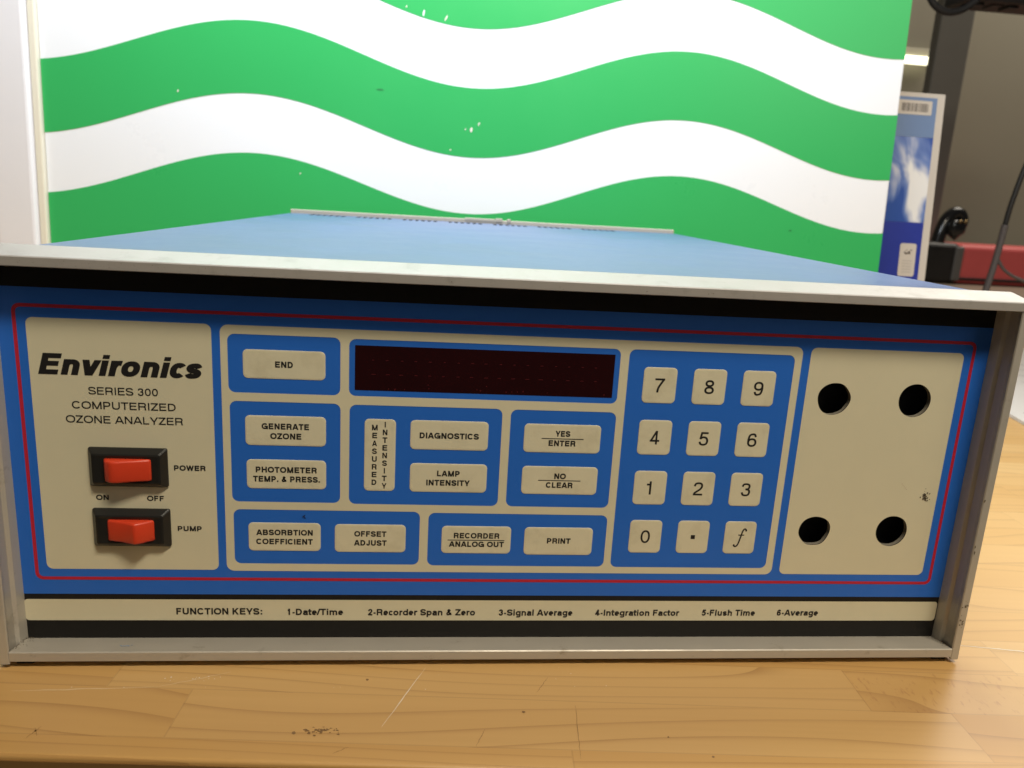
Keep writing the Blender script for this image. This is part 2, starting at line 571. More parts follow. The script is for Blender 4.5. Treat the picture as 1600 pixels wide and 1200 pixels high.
# ------------------------------------------------------------------ workbench of laminated beech staves
def wood_material():
    M = bpy.data.materials.new('beech_stave_laminate')
    M.use_nodes = True
    nt = M.node_tree
    N = nt.nodes.new
    bs = nt.nodes['Principled BSDF']

    def math_(op, a, b_=None):
        n = N('ShaderNodeMath')
        n.operation = op
        for i, q in enumerate((a, b_)):
            if q is None:
                continue
            if isinstance(q, (int, float)):
                n.inputs[i].default_value = q
            else:
                nt.links.new(q, n.inputs[i])
        return n.outputs[0]
    tc = N('ShaderNodeTexCoord')
    sp = N('ShaderNodeSeparateXYZ')
    nt.links.new(tc.outputs['Object'], sp.inputs[0])
    u, v = sp.outputs[0], sp.outputs[1]
    vr = math_('DIVIDE', math_('SUBTRACT', v, 0.0125), 0.0336)
    row = math_('FLOOR', vr)
    shift = math_('ADD', math_('MULTIPLY', row, 0.039), math_('MULTIPLY', math_('MULTIPLY', row, math_('SUBTRACT', row, 1.0)), 0.113))
    ur = math_('DIVIDE', math_('ADD', u, math_('ADD', shift, 0.153)), 0.36)
    colm = math_('FLOOR', ur)
    cb = N('ShaderNodeCombineXYZ')
    nt.links.new(row, cb.inputs[0])
    nt.links.new(colm, cb.inputs[1])
    w2 = N('ShaderNodeTexWhiteNoise')
    w2.noise_dimensions = '2D'
    nt.links.new(cb.outputs[0], w2.inputs['Vector'])
    rnd = w2.outputs['Value']
    rc = N('ShaderNodeSeparateColor')
    nt.links.new(w2.outputs['Color'], rc.inputs[0])
    # per-stave coordinates
    gu = math_('ADD', u, math_('MULTIPLY', rnd, 37.0))
    gv = math_('ADD', v, math_('MULTIPLY', rc.outputs[1], 11.0))

    def noise(su, sv, scale, detail=5, rough=0.6):
        c_ = N('ShaderNodeCombineXYZ')
        nt.links.new(math_('MULTIPLY', gu, su), c_.inputs[0])
        nt.links.new(math_('MULTIPLY', gv, sv), c_.inputs[1])
        n = N('ShaderNodeTexNoise')
        n.inputs['Scale'].default_value = scale
        n.inputs['Detail'].default_value = detail
        n.inputs['Roughness'].default_value = rough
        nt.links.new(c_.outputs[0], n.inputs['Vector'])
        return n.outputs['Fac']
    fibre = noise(6, 260, 1.0)
    soft = noise(2.5, 22, 1.0, 3)
    # growth rings: contour lines of a smooth field stretched along the stave
    field = math_('ADD', math_('MULTIPLY', noise(1.9, 16, 1.0, 1, .4), 9.0), math_('MULTIPLY', gv, 60.0))
    fr = math_('FRACT', field)
    ring = N('ShaderNodeMapRange')
    ring.inputs['From Min'].default_value = 0.62
    ring.inputs['From Max'].default_value = 1.0
    nt.links.new(fr, ring.inputs['Value'])
    ring_amt = math_('MULTIPLY', math_('POWER', ring.outputs['Result'], 3.0), math_('MULTIPLY', noise(5, 40, 1.0, 3), 0.75))
    # flecks
    fl = N('ShaderNodeMapRange')
    fl.inputs['From Min'].default_value = 0.57
    fl.inputs['From Max'].default_value = 0.68
    nt.links.new(noise(420, 130, 1.0, 3, .6), fl.inputs['Value'])
    flk = math_('MULTIPLY', fl.outputs['Result'], math_('MULTIPLY', math_('COMPARE', row, 1.0), math_('GREATER_THAN', ur, 1.0)))

    def mix(f, a, b_):
        n = N('ShaderNodeMix')
        n.data_type = 'RGBA'
        if isinstance(f, (int, float)):
            n.inputs['Factor'].default_value = f
        else:
            nt.links.new(f, n.inputs['Factor'])
        for k, q in (('A', a), ('B', b_)):
            if isinstance(q, tuple):
                n.inputs[k].default_value = (*q, 1)
            else:
                nt.links.new(q, n.inputs[k])
        return n.outputs['Result']
    c0 = mix(rnd, (0.57, 0.318, 0.092), (0.68, 0.440, 0.180))
    c1 = mix(math_('MULTIPLY', soft, 0.5), c0, (0.50, 0.27, 0.085))
    c2 = mix(math_('MULTIPLY', fibre, 0.30), c1, (0.44, 0.245, 0.075))
    c3 = mix(ring_amt, c2, (0.25, 0.105, 0.028))
    c4 = mix(math_('MULTIPLY', flk, 0.38), c3, (0.33, 0.13, 0.045))
    fv = math_('FRACT', vr)
    seam = math_('LESS_THAN', fv, 0.02)
    fu = math_('FRACT', ur)
    seam2 = math_('LESS_THAN', fu, 0.0018)
    c5 = mix(math_('MULTIPLY', math_('MAXIMUM', seam, seam2), 0.20), c4, (0.2, 0.09, 0.03))
    nt.links.new(c5, bs.inputs['Base Color'])
    bs.inputs['Roughness'].default_value = 0.36
    mr = N('ShaderNodeMapRange')
    mr.inputs['To Min'].default_value = 0.29
    mr.inputs['To Max'].default_value = 0.42
    nt.links.new(noise(9, 9, 1.0, 6), mr.inputs['Value'])
    nt.links.new(mr.outputs['Result'], bs.inputs['Roughness'])
    bp = N('ShaderNodeBump')
    bp.inputs['Strength'].default_value = 0.12
    bp.inputs['Distance'].default_value = 0.0003
    nt.links.new(fibre, bp.inputs['Height'])
    nt.links.new(bp.outputs['Normal'], bs.inputs['Normal'])
    return M


WOOD = wood_material()
EDGE_LINE = mat('dark_glue_line', (0.05, 0.028, 0.012), 0.6)
SCRATCH = mat('pale_scratch', (0.78, 0.70, 0.56), 0.7)
HAZY = mat('hazy_scratch', (0.70, 0.52, 0.30), 0.6)
FAINT = mat('faint_scratch', (0.32, 0.18, 0.07), 0.7)
SMUDGE = mat('dark_rubbed_mark', (0.24, 0.14, 0.060), 0.7)
DARK_FRONT = mat('dark_front_brown', (0.20, 0.105, 0.032), 0.4, var=.15, vscale=60)
BENCH_ROT = -3.9
bench = thing('workbench', 'light beech stave workbench top under the blue and beige analyzer', 'workbench', (0, -0.0735, -0.0035), (0, 0, R(BENCH_ROT)))
b = MB()
prof = [(0.0015, 0)]
er = 0.0018
prof = [(1.42, 0.0)] + [(er - er * math.sin(R(a)), -er + er * math.cos(R(a))) for a in (0, 15, 30, 45, 60, 75, 90)] + [(0, -0.032)] + \
       [(0.003, -0.036), (1.42, -0.036)]
b.prism(prof, 'x', -1.3, 1.6, WOOD)
bt = b.build('bench_top', bench)
b = MB()
b.box(-1.3, 1.6, -.0006, .0, -.0355, -.0024, DARK_FRONT)  # thin strip making the bench front darker than its top
b.build('front_strip', bench)
# marks rubbed and scratched into the top
inv = Matrix.Rotation(R(-BENCH_ROT), 3, 'Z')


def on_bench(x, y):
    q = inv @ Vector((x, y + 0.0735, 0))
    return q.x, q.y


b = MB()


def streak(x0, y0, x1, y1, w_, M, z=0.00012, jag=0.0, n=14):
    a = Vector(on_bench(x0, y0))
    c = Vector(on_bench(x1, y1))
    t = (c - a).normalized()
    nn = Vector((-t.y, t.x))
    L_, R_ = [], []
    for i in range(n + 1):
        k = i / n
        p = a + (c - a) * k + nn * random.uniform(-jag, jag)
        ww = w_ * (0.25 + 0.75 * math.sin(math.pi * min(0.98, max(0.02, k)))) * random.uniform(0.6, 1.2)
        L_.append((*(p + nn * ww / 2), z))
        R_.append((*(p - nn * ww / 2), z))
    b.add(L_ + R_, [(i, i + 1, n + 2 + i, n + 1 + i) for i in range(n)], M)


def speck(x, y, r, M, z=0.0001, sx=1.0):
    p = on_bench(x, y)
    n = 7
    _lift[0] = (_lift[0] + 1) % 40
    z += _lift[0] * 5e-6
    a0 = random.uniform(0, 6)
    vs = [(p[0] + sx * r * random.uniform(.5, 1.1) * math.cos(a0 + i * 6.283 / n), p[1] + r * random.uniform(.5, 1.1) * math.sin(a0 + i * 6.283 / n), z) for i in range(n)]
    b.add(vs, [list(range(n))], M)


def flush(name):
    global b
    b.build(name, bench)
    b = MB()


streak(-.0421, -.0012, -.0609, -.0456, .00045, SCRATCH, jag=.00012)
flush('scratch')
streak(.247, .0185, .315, .006, .0008, SCRATCH, jag=.0002)
flush('scratch')
streak(-.228, -.0175, -.165, -.0150, .0007, HAZY, jag=.0003)
streak(-.165, -.0150, -.135, -.004, .0006, HAZY, jag=.0003)
flush('scratch')
for _ in range(14):
    speck(random.gauss(-.150, .006), random.gauss(-.009, .0012), random.uniform(.00012, .0006), SCRATCH)
flush('chalky_speck')
for _ in range(16):
    speck(random.uniform(-.22, .05), random.uniform(-.02, -.002), random.uniform(.0001, .0004), SCRATCH)
    flush('chalky_speck')
for _ in range(48):
    speck(random.gauss(-.0875, .0040), random.gauss(-.0475, .0009), random.uniform(.00015, .00055), SMUDGE, sx=1.8)
flush('rubbed_mark')
for x, y, r in ((.003, -.0365, .0009), (-.098, -.0485, .0012), (-.070, -.0108, .0009), (.082, -.068, .0008), (.066, -.055, .0007), (-.205, -.045, .0006)):
    speck(x, y, r, SMUDGE)
    flush('dark_speck')
for x0, y0, x1, y1 in ((-.206, -.043, -.203, -.048), (-.204, -.042, -.207, -.050), (-.0155, -.048, -.020, -.059), (.028, -.032, .024, -.068), (-.08, -.062, -.074, -.058), (.018, -.010, .011, -.022)):
    streak(x0, y0, x1, y1, .00032, FAINT, jag=.0002)
    flush('scratch')

# ------------------------------------------------------------------ the analyzer
an = thing('ozone_analyzer', 'blue and beige rack mount ozone analyzer with keypad front and aluminium frame', 'analyzer')
PY = 0.0162                     # depth of the recessed front panel
ST = 0.00010                    # step between printed layers


def hole(cx, cz, r, jag, n=40, rz=None):
    rz = rz or r
    ph = [random.uniform(0, 6.28) for _ in range(6)]
    out = []
    for i in range(n):
        q = 2 * math.pi * i / n
        k = 1 + jag * sum(math.sin((j + 2) * q + ph[j]) / (j + 1.3) for j in range(6))
        out.append(((cx + r * k * math.cos(q)), (cz + rz * k * math.sin(q))))
    return out


H0 = [(157.9, 136.5, 8.5, .030), (201.1, 136.9, 8.65, .006), (158.5, 64.9, 8.35, .04), (201.3, 65.3, 8.6, .010)]
holes = [hole(x * mm, z * mm, r * mm, j) for x, z, r, j in H0]
fp = MB()
# plate with four drilled holes: thick, its cut edge bare metal
fp.flat([[(-.2372, .0022), (.2372, .0022), (.2372, .1885), (-.2372, .1885)]] + holes, PY, BLACK_INK)
for hp in holes:
    n = len(hp)
    for ya, yb, M_ in ((PY - 2 * ST, PY + .0004, TEXT_INK), (PY + .0004, PY + .0026, BARE_METAL)):
        fp.add([(x, ya, z) for x, z in hp] + [(x, yb, z) for x, z in hp],
               [(i, (i + 1) % n, n + (i + 1) % n, n + i) for i in range(n)], M_)
fp.flat([[(-.2372, .0268), (.2372, .0268), (.2372, .1757), (-.2372, .1757)]] + holes, PY - ST, BLUE_INK)
fp.flat([rrect(-.23005, .22905, .0344, .1684, .0036), rrect(-.2284, .2274, .0360, .1668, .0022)], PY - 2 * ST, RED_INK)
fp.flat([rrect(-.2245, -.1446, .0401, .1623, .003)], PY - 2 * ST, BEIGE)
fp.flat([rrect(.1425, .2233, .0400, .1623, .003)] + holes, PY - 2 * ST, BEIGE)
cells = [(-137.6, -86.5, 130.5, 158.2), (-137.3, -86.3, 76.2, 126.4), (-136.9, -47.3, 43.7, 72.2), (-82.5, 46.7, 130.5, 157.9),
         (-82.1, -9.1, 75.9, 126.2), (-5.0, 47.1, 75.9, 126.1), (-43.1, 47.4, 43.4, 71.8), (51.0, 134.6, 43.3, 158.0)]
cl = [rrect(a * mm, b_ * mm, c * mm, d * mm, .0032) for a, b_, c, d in cells]
fp.flat([rrect(-.1408, .1383, .0397, .1623, .0036)] + cl, PY - 2 * ST, BEIGE)
fp.flat([rrect(-.2364, .2357, .0126, .0240, .0018)], PY - 2 * ST, BEIGE)
# scuffs and rubbed ink marks on the panel
SCUFF = mat('black_scuff', (0.07, 0.055, 0.035), 0.7)
RUBPINK = mat('faint_rub', (0.50, 0.36, 0.25), 0.7)
BLUESCUFF = mat('dark_blue_scuff', (0.012, 0.03, 0.12), 0.6)


def pspeck(mb, x, z, r, M, sx=1, sz=1, y=PY - 3 * ST):
    n = 7
    a0 = random.uniform(0, 6)
    mb.add([(x + sx * r * random.uniform(.4, 1.1) * math.cos(a0 + i * 6.283 / n), y, z + sz * r * random.uniform(.4, 1.1) * math.sin(a0 + i * 6.283 / n)) for i in range(n)],
           [list(range(n))], M)


for i in range(34):
    pspeck(fp, random.gauss(.2168, .0011), random.gauss(.0846, .0017), random.uniform(.0002, .00065), SCUFF, y=PY - 3 * ST - i * 5e-6)
for i in range(5):
    pspeck(fp, .2025 + i * .0007, .0918 - i * .0007, .0003, RUBPINK)
for i in range(7):
    pspeck(fp, -.1036 + random.gauss(0, .0003), .0690 + random.gauss(0, .0008), .0004, BLUESCUFF, y=PY - 3 * ST - i * 5e-6)
panel = fp.build('front_panel', an)

# lettering on the panel
YL = PY - 3.2 * ST
lt = MB()
lettering(lt, 'Environics', -.2209, -.1490, .1364, .0098, .115, YL, shear=.21, kx=.85, track=-.035)
lt.build('brand_lettering', panel)
lt = MB()
def put(mb, t, px0, px1, v, cap, h, y=None):
    lettering(mb, t, px0 * mm, px1 * mm, v * mm, cap * mm, h, YL if y is None else y)
for t_, a, c, v, cap, h in (('SERIES 300', -199.8, -169.2, 127.5, 3.55, .074), ('COMPUTERIZED', -207.4, -161.6, 120.6, 3.55, .074),
                            ('OZONE ANALYZER', -210.5, -158.7, 113.8, 3.55, .074), ('POWER', -163.6, -149.2, 91.4, 2.6, .112),
                            ('ON', -199.7, -193.9, 75.9, 2.6, .105), ('OFF', -176.6, -168.9, 75.8, 2.6, .105), ('PUMP', -163.2, -152.0, 60.5, 2.6, .112),
                            ('FUNCTION KEYS:', -165.7, -124.3, 15.85, 3.55, .108), ('1-Date/Time', -111.8, -84.5, 15.6, 3.55, .108),
                            ('2-Recorder Span & Zero', -72.0, -17.6, 15.5, 3.55, .108), ('3-Signal Average', -5.3, 33.3, 15.4, 3.55, .108),
                            ('4-Integration Factor', 45.4, 90.7, 15.4, 3.55, .108), ('5-Flush Time', 103.1, 132.4, 15.5, 3.55, .108),
                            ('6-Average', 144.7, 167.8, 15.6, 3.55, .108)):
    lt = MB()
    put(lt, t_, a, c, v, cap, h)
    lt.build('panel_lettering', panel)


# membrane keys, each a raised part with its legend
def key_mesh(x0, x1, z0, z1, r=.0022):
    b = MB()
    y0 = PY - ST - .00002
    lo = [rrect(x0, x1, z0, z1, r, 4), rrect(x0 + .00012, x1 - .00012, z0 + .00012, z1 - .00012, r, 4),
          rrect(x0 + .0008, x1 - .0008, z0 + .0008, z1 - .0008, r - .0004, 4)]
    ys = [y0, y0 - .00016, y0 - .00024]
    n = len(lo[0])
    vs = [(x, y, z) for lp, y in zip(lo, ys) for x, z in lp]
    fs = [(k * n + i, k * n + (i + 1) % n, (k + 1) * n + (i + 1) % n, (k + 1) * n + i) for k in range(2) for i in range(n)]
    fs.append([2 * n + i for i in range(n)])
    b.add(vs, fs, KEYB)
    return b


YK = PY - ST - .00031


def bar(mb, x0, x1, z0, z1, y, M=None):
    mb.add([(x0, y, z0), (x1, y, z0), (x1, y, z1), (x0, y, z1)], [(0, 1, 2, 3)], M or TEXT_INK)


BOLD = .120
keys = [
    ((-130.9, -93.4, 137.5, 151.2), [('END', -116.3, -108.2, 143.0, 2.95)], None),
    ((-130.5, -93.1, 104.9, 119.6), [('GENERATE', -122.9, -101.0, 113.0, 2.95), ('OZONE', -119.0, -104.6, 108.2, 2.95)], None),
    ((-130.3, -93.0, 83.1, 97.8), [('PHOTOMETER', -126.0, -97.4, 91.3, 2.95), ('TEMP. & PRESS.', -127.3, -95.9, 86.6, 2.95)], None),
    ((-130.1, -95.6, 50.6, 65.4), [('ABSORBTION', -126.4, -99.3, 58.9, 2.95), ('COEFFICIENT', -126.5, -99.4, 54.1, 2.95)], None),
    ((-88.8, -54.1, 50.3, 65.1), [('OFFSET', -79.3, -63.6, 58.7, 2.95), ('ADJUST', -79.4, -63.4, 53.9, 2.95)], None),
    ((-75.0, -60.1, 82.9, 119.4), 'vertical', None),
    ((-53.2, -15.5, 104.7, 119.4), [('DIAGNOSTICS', -48.7, -20.0, 110.4, 2.95)], None),
    ((-52.9, -15.2, 82.8, 97.6), [('LAMP', -39.7, -28.6, 91.1, 2.95), ('INTENSITY', -44.8, -23.4, 86.3, 2.95)], None),
    ((2.0, 40.2, 104.6, 119.2), [('YES', 17.5, 24.9, 113.0, 2.95), ('ENTER', 14.4, 27.8, 108.1, 2.95)], (10.8, 31.7, 111.85)),
    ((2.2, 40.3, 82.7, 97.4), [('NO', 18.4, 24.3, 90.9, 2.95), ('CLEAR', 14.5, 28.0, 86.2, 2.95)], (10.5, 31.8, 90.05)),
    ((-36.3, -1.4, 50.2, 64.9), [('RECORDER', -30.2, -7.3, 58.4, 2.95), ('ANALOG OUT', -32.5, -4.8, 53.8, 2.95)], (-33.2, -4.6, 57.4)),
    ((5.4, 40.5, 49.8, 64.8), [('PRINT', 17.1, 29.2, 56.1, 2.95)], None)]
for (x0, x1, z0, z1), words, line in keys:
    k = key_mesh(x0 * mm, x1 * mm, z0 * mm, z1 * mm).build('key', an)
    lt = MB()
    if words == 'vertical':
        for word, xc, za, zb in (('MEASURED', -70.1, 115.2, 87.4), ('INTENSITY', -65.2, 116.8, 85.6)):
            for i, ch in enumerate(word):
                zc = za + (zb - za) * i / (len(word) - 1)
                wd = {'I': .56, 'M': 2.75}.get(ch, 2.3)
                put(lt, ch, xc - wd / 2, xc + wd / 2, zc - 1.4, 2.8, .110, YK)
    else:
        for t_, a, c, v, cap in words:
            put(lt, t_, a, c, v, cap, BOLD, YK)
    if line:
        bar(lt, line[0] * mm, line[1] * mm, (line[2] - .22) * mm, (line[2] + .22) * mm, YK)
    lt.build('key_legend', k)

for r_, (zc, row) in enumerate(((140.5, '789'), (113.75, '456'), (87.1, '123'), (60.5, '0.f'))):
    for c_, ch in enumerate(row):
        x0 = (58.95 + 25.2 * c_ + .2 * r_) * mm
        k = key_mesh(x0, x0 + .0168, (zc - 9.0) * mm, (zc + 9.0) * mm).build('key', an)
        lt = MB()
        xc = x0 + .0084
        zz = zc * mm
        if ch == '.':
            bar(lt, xc - .0011, xc + .0011, zz - .0010, zz + .0012, YK)
        elif ch == 'f':
            for pts, cp in (([(3.1, 4.2), (2.5, 4.9), (1.7, 4.7), (1.1, 3.4), (.4, .4), (-.4, -2.9), (-1.2, -4.5), (-2.1, -4.9), (-2.9, -4.3)], .40),
                            ([(-1.0, 1.5), (2.2, 1.5)], .3)):
                P = smooth_path([(xc + a * mm, 0, zz + c * mm) for a, c in pts], 4)
                hw = cp * mm
                La, Ra = [], []
                for i, p in enumerate(P):
                    t_ = (P[min(i + 1, len(P) - 1)] - P[max(0, i - 1)]).normalized()
                    nn = Vector((-t_.z, 0, t_.x))
                    La.append((p.x + nn.x * hw, YK - len(pts) * 1e-6, p.z + nn.z * hw))
                    Ra.append((p.x - nn.x * hw, YK - len(pts) * 1e-6, p.z - nn.z * hw))
                n = len(P)
                lt.add(La + Ra, [(i, i + 1, n + i + 1, n + i) for i in range(n - 1)], TEXT_INK)
            for dx, dz in ((2.95, 4.05), (-2.75, -4.15)):
                lt.add([(xc + dx * mm + .00055 * math.cos(i), YK - .00002, zz + dz * mm + .00055 * math.sin(i)) for i in [q * .628 for q in range(10)]], [list(range(10))], TEXT_INK)
        else:
            wd = {'1': 2.4}.get(ch, 4.9)
            put(lt, ch, (xc / mm) - wd / 2 - (.5 if ch == '1' else 0), (xc / mm) + wd / 2 - (.5 if ch == '1' else 0), zc - 3.55, 7.1, .068, YK)
        lt.build('key_legend', k)

# display window
b = MB()
b.flat([rrect(-.0798, .0441, .1334, .1550, .0003)], PY - 2 * ST, WINDOW)
win = b.build('display_window', an)
b = MB()
for i in range(17):
    xc = -71.4 + i * (106.6 / 16)
    for z, k in ((141.3, 1.0), (148.1, .7)):
        wd = random.uniform(.7, 1.3) * k
        yy = PY - 2.6 * ST
        x = xc + random.uniform(-.25, .25)
        b.add([((x - wd) * mm, yy, (z - .18) * mm), ((x + wd) * mm, yy, (z - .1) * mm), ((x + wd * .7) * mm, yy, (z + .22) * mm), ((x - wd * .6) * mm, yy, (z + .2) * mm)], [(0, 1, 2, 3)], LED)
for x, z in ((-64, 134.4), (-61, 134.2), (-56.5, 134.4), (-45, 135.2), (-45.4, 137), (-22.1, 135.3), (-20.4, 134.9), (-17.6, 137.1), (-8, 134.6), (-5.2, 134.8), (-2.6, 134.9), (.2, 135.1), (12, 134.9), (40, 134.8)):
    pspeck(b, x * mm, z * mm, random.uniform(.25, .6) * mm, LED, y=PY - 2.7 * ST)
b.build('display_dots', win)

# rocker switches
def switch(zc, prof, zh):
    b = MB()
    x0, x1, z0, z1 = -.2016, -.1662, zc - .0096, zc + .0096
    ix, iz = .0046, .0030
    ys = [PY - ST * 2, PY - .0010, PY - .0040, PY - .0043, PY - .0040]
    ins = [(0, 0), (0, 0), (ix - .0022, iz - .0008), (ix - .0012, iz - .0001), (ix + .0020, iz + .0012)]
    vs = []
    for y, (a, c) in zip(ys, ins):
        vs += [(x, y, z) for x, z in rrect(x0 + a, x1 - a, z0 + c, z1 - c, .0009, 3)]
    n = len(vs) // 5
    fs = [(k * n + i, k * n + (i + 1) % n, (k + 1) * n + (i + 1) % n, (k + 1) * n + i) for k in range(4) for i in range(n)]
    fs.append([4 * n + i for i in range(n)])
    b.add(vs, fs, SWITCH)
    s = b.build('rocker_switch', an)
    r = MB()
    poly = [(x * mm, y * mm) for x, y in prof]
    r.prism(poly, 'z', zc - zh, zc + zh, ROCKER)
    rk = r.build('rocker', s, bevel=.0011)
    for p in rk.data.polygons:
        p.use_smooth = True
    return s


back = [(-172.6, 15.2), (-193.8, 15.2)]
switch(.0927, [(-193.8, 12.2), (-192.4, 9.2), (-189.3, 7.3), (-186.5, 7.6), (-180, 9.4), (-172.6, 11.4)] + back, .0053)
switch(.0623, [(-193.8, 11.2), (-187, 9.6), (-182.2, 7.7), (-180.0, 6.6), (-177.6, 8.2), (-172.6, 12.0)] + back, .0053)

# aluminium frame
BLUEINKDOT = mat('blue_pen_mark', (0.20, 0.30, 0.46), 0.6)


b = MB()
pts = [(0.0, .1866), (0.0, .1903), (.0005, .1908), (.0155, .1939), (.0172, .1941), (.0172, .1885), (.0162, .1876), (.0162, .1872), (.0012, .1862)]
b.prism(pts, 'x', -.2421, .2421, ALU_TOP)
for i in range(40):
    x = random.gauss(-.18, .04)
    if -.235 < x < -.06:
        pspeck(b, x, random.uniform(.1868, .1898), random.uniform(.00008, .00022), GRIT, y=-.00008 - i * 5e-6)
for x in (.012, .0135, .081, .0825, .0833, -.0365, .052):
    pspeck(b, x, random.uniform(.1866, .1885), random.uniform(.0002, .0004), GRIT, y=-.00007, sx=.6)
b.build('top_rail', an)
b = MB()
pts = [(0.0, .0003), (0.0, .0046), (.0005, .0051), (.0158, .0028), (.026, .0026), (.026, 0.0), (.0004, 0.0)]
b.prism(pts, 'x', -.2372, .2372, ALU, )
for i in range(150):
    side = random.choice((-1, -1, 1))
    q = random.random()
    y = .0156 - .0135 * q ** 1.6
    x = side * (.2370 - abs(random.gauss(0, .0016 + .0030 * (1 - q) ** 4)))
    r_ = random.uniform(.00006, .00028)
    b.add([(x + r_ * math.cos(a), y + r_ * math.sin(a), .0052 - .0023 * (y / .0158) + .0001 + i * 5e-6) for a in (0, 1.3, 2.6, 3.9, 5.1)], [(0, 1, 2, 3, 4)], GRIT)
for i in range(8):
    x, y = -.1895 + i * .0007 + random.uniform(-.0003, .0003), .0065 + random.uniform(-.0009, .0009)
    b.add([(x + .0004 * math.cos(a), y + .0003 * math.sin(a), .0052 - .0023 * (y / .0158) + .0001 + i * 5e-6) for a in (0, 1.3, 2.6, 3.9, 5.1)], [(0, 1, 2, 3, 4)], BLUEINKDOT)
b.build('bottom_rail', an)
for s in (1, -1):
    b = MB()
    xy = [(.2372, .0005), (.2376, 0.0), (.2412, 0.0), (.2420, .0008), (.2420, .017), (.2420, .026), (.2362, .026), (.2362, .0162), (.2372, .0110), (.2386, .0095), (.2384, .0040)]
    n = len(xy)
    lo = [(s * x, y, -.0012) for x, y in xy]
    hi = [(s * x, y, .1861) for x, y in xy]
    b.add(lo + hi, [(i, (i + 1) % n, n + (i + 1) % n, n + i) for i in range(n)] + [list(range(n))[::-1], [n + i for i in range(n)]], ALU)
    if s > 0:
        for i in range(22):
            z = random.choice((.0205, .0205, .0305)) + random.gauss(0, .0022)
            x = .2396 + random.gauss(0, .0009)
            if .2377 < x < .2411:
                pspeck(b, x, z, random.uniform(.0002, .0007), GRIT, y=-.00006 - i * 5e-6)
        for x, z in ((.2379, .064), (.2381, .061), (.2378, .0895)):
            pspeck(b, x, z, .0005, GRIT, sz=2.6, y=-.00012)
    b.build('side_rail', an)
# case behind the panel
SH = .0262


def sx(x, y):
    return x + SH * (y - .022)


b = MB()
tmp = MB()
out = [(sx(-.2172, .0174), .0174), (sx(.2205, .0174), .0174), (sx(.2205, .565), .565), (sx(-.2172, .565), .565)]
slots = []
for g in range(7):
    for k in range(6):
        x = (-177 + 50 * g + 6.7 * k) * mm - SH * .523
        ya, yb = .528, .556
        slots.append([(sx(x - .0019, ya), ya), (sx(x + .0019, ya), ya), (sx(x + .0019, yb), yb), (sx(x - .0019, yb), yb)])
tmp.flat([out] + slots, 0, CASE)
b.add([(x, z, .1941) for x, y, z in tmp.v], tmp.f, CASE)
for sl in slots:
    b.add([(x, y, .1941) for x, y in sl] + [(x, y, .1931) for x, y in sl], [(i, (i + 1) % 4, 4 + (i + 1) % 4, 4 + i) for i in range(4)], INNER_SHADE)  # slot walls coloured dark as shade


def quad(p, M):
    b.add(p, [(0, 1, 2, 3)], M)


for (xa, ya), (xb, yb) in ((out[1], out[2]), (out[2], out[3]), (out[3], out[0])):
    quad([(xa, ya, .003), (xb, yb, .003), (xb, yb, .1941), (xa, ya, .1941)], CASE)
quad([(x, y, .003) for x, y in out], CASE)
case = b.build('case', an)
b = MB()
b.add([(sx(-.2155, .03), .030, .184), (sx(.2190, .03), .030, .184), (sx(.2190, .56), .562, .184), (sx(-.2155, .56), .562, .184)], [(0, 1, 2, 3)], INNER_SHADE)
b.add([(-.236, .0275, .003), (.236, .0275, .003), (.236, .0275, .190), (-.236, .0275, .190)], [(0, 1, 2, 3)], INNER_SHADE)
b.build('shade_sheets', an)  # dark sheets put the shade behind holes and slots into colour
b = MB()
b.rbox(-.2040, .2352, .5655, .5690, .002, .1983, .0008, CREAM)
rp = b.build('rear_panel', an)
b = MB()
b.rbox(-.010, .0245, .5650, .5700, .196, .1993, .0006, CREAM)
b.rbox(.0250, .0330, .5645, .5700, .196, .2002, .0006, CREAM)
b.rbox(.0385, .0425, .5645, .5700, .196, .2000, .0006, CREAM)
b.build('rear_clip', rp)
for x in (-.2325, .2335):
    for y in (.012, .50):
        b = MB()
        b.rbox(x - .004, x + .004, y - .008, y + .008, -.0036, .0005 if y < .1 else .003, .0006, RUBBER)
        b.build('foot', an)

# ------------------------------------------------------------------ green and white wave board behind the analyzer
bd = thing('backdrop_board', 'tall glossy board printed with green and white waves behind the analyzer', 'board', (0, .620, 0), (R(-3.25), R(-.38), 0))
XL, XR = -.4878, .5330


def wave(x):
    return .3773 - .0290 * math.cos(2 * math.pi * x / .514)


b = MB()
ZB, ZT = -.0035, .86
b.rbox(XL, XR, .0, .010, ZB, ZT, .0012, BOARD_W, 2)
n = 120
xs = [XL + .0004 + (XR - XL - .0008) * i / n for i in range(n + 1)]


def band(lo, hi):
    zl = [max(ZB + .001, wave(x) + lo) for x in xs]
    zh = [min(ZT - .001, max(ZB + .001, wave(x) + hi)) for x in xs]
    b.add([(x, -.00025, z) for x, z in zip(xs, zl)] + [(x, -.00025, z) for x, z in zip(xs, zh)],
          [(i, i + 1, n + 2 + i, n + 1 + i) for i in range(n)], BOARD_G)


for k in range(-3, 4):
    o_ = k * .1460
    if .3773 + o_ - .08 + .03 < ZB or .3773 + o_ - .03 > ZT:
        continue
    band(-.0797 + o_, o_)


def chip(x, z, w_, h_, tilt, M=CHIP):
    p = [(w_ * math.cos(a) * random.uniform(.7, 1.1), h_ * math.sin(a) * random.uniform(.8, 1.1)) for a in [i * 6.283 / 9 for i in range(9)]]
    b.add([(x + px + tilt * pz, -.0005, z + pz) for px, pz in p], [list(range(9))], M)


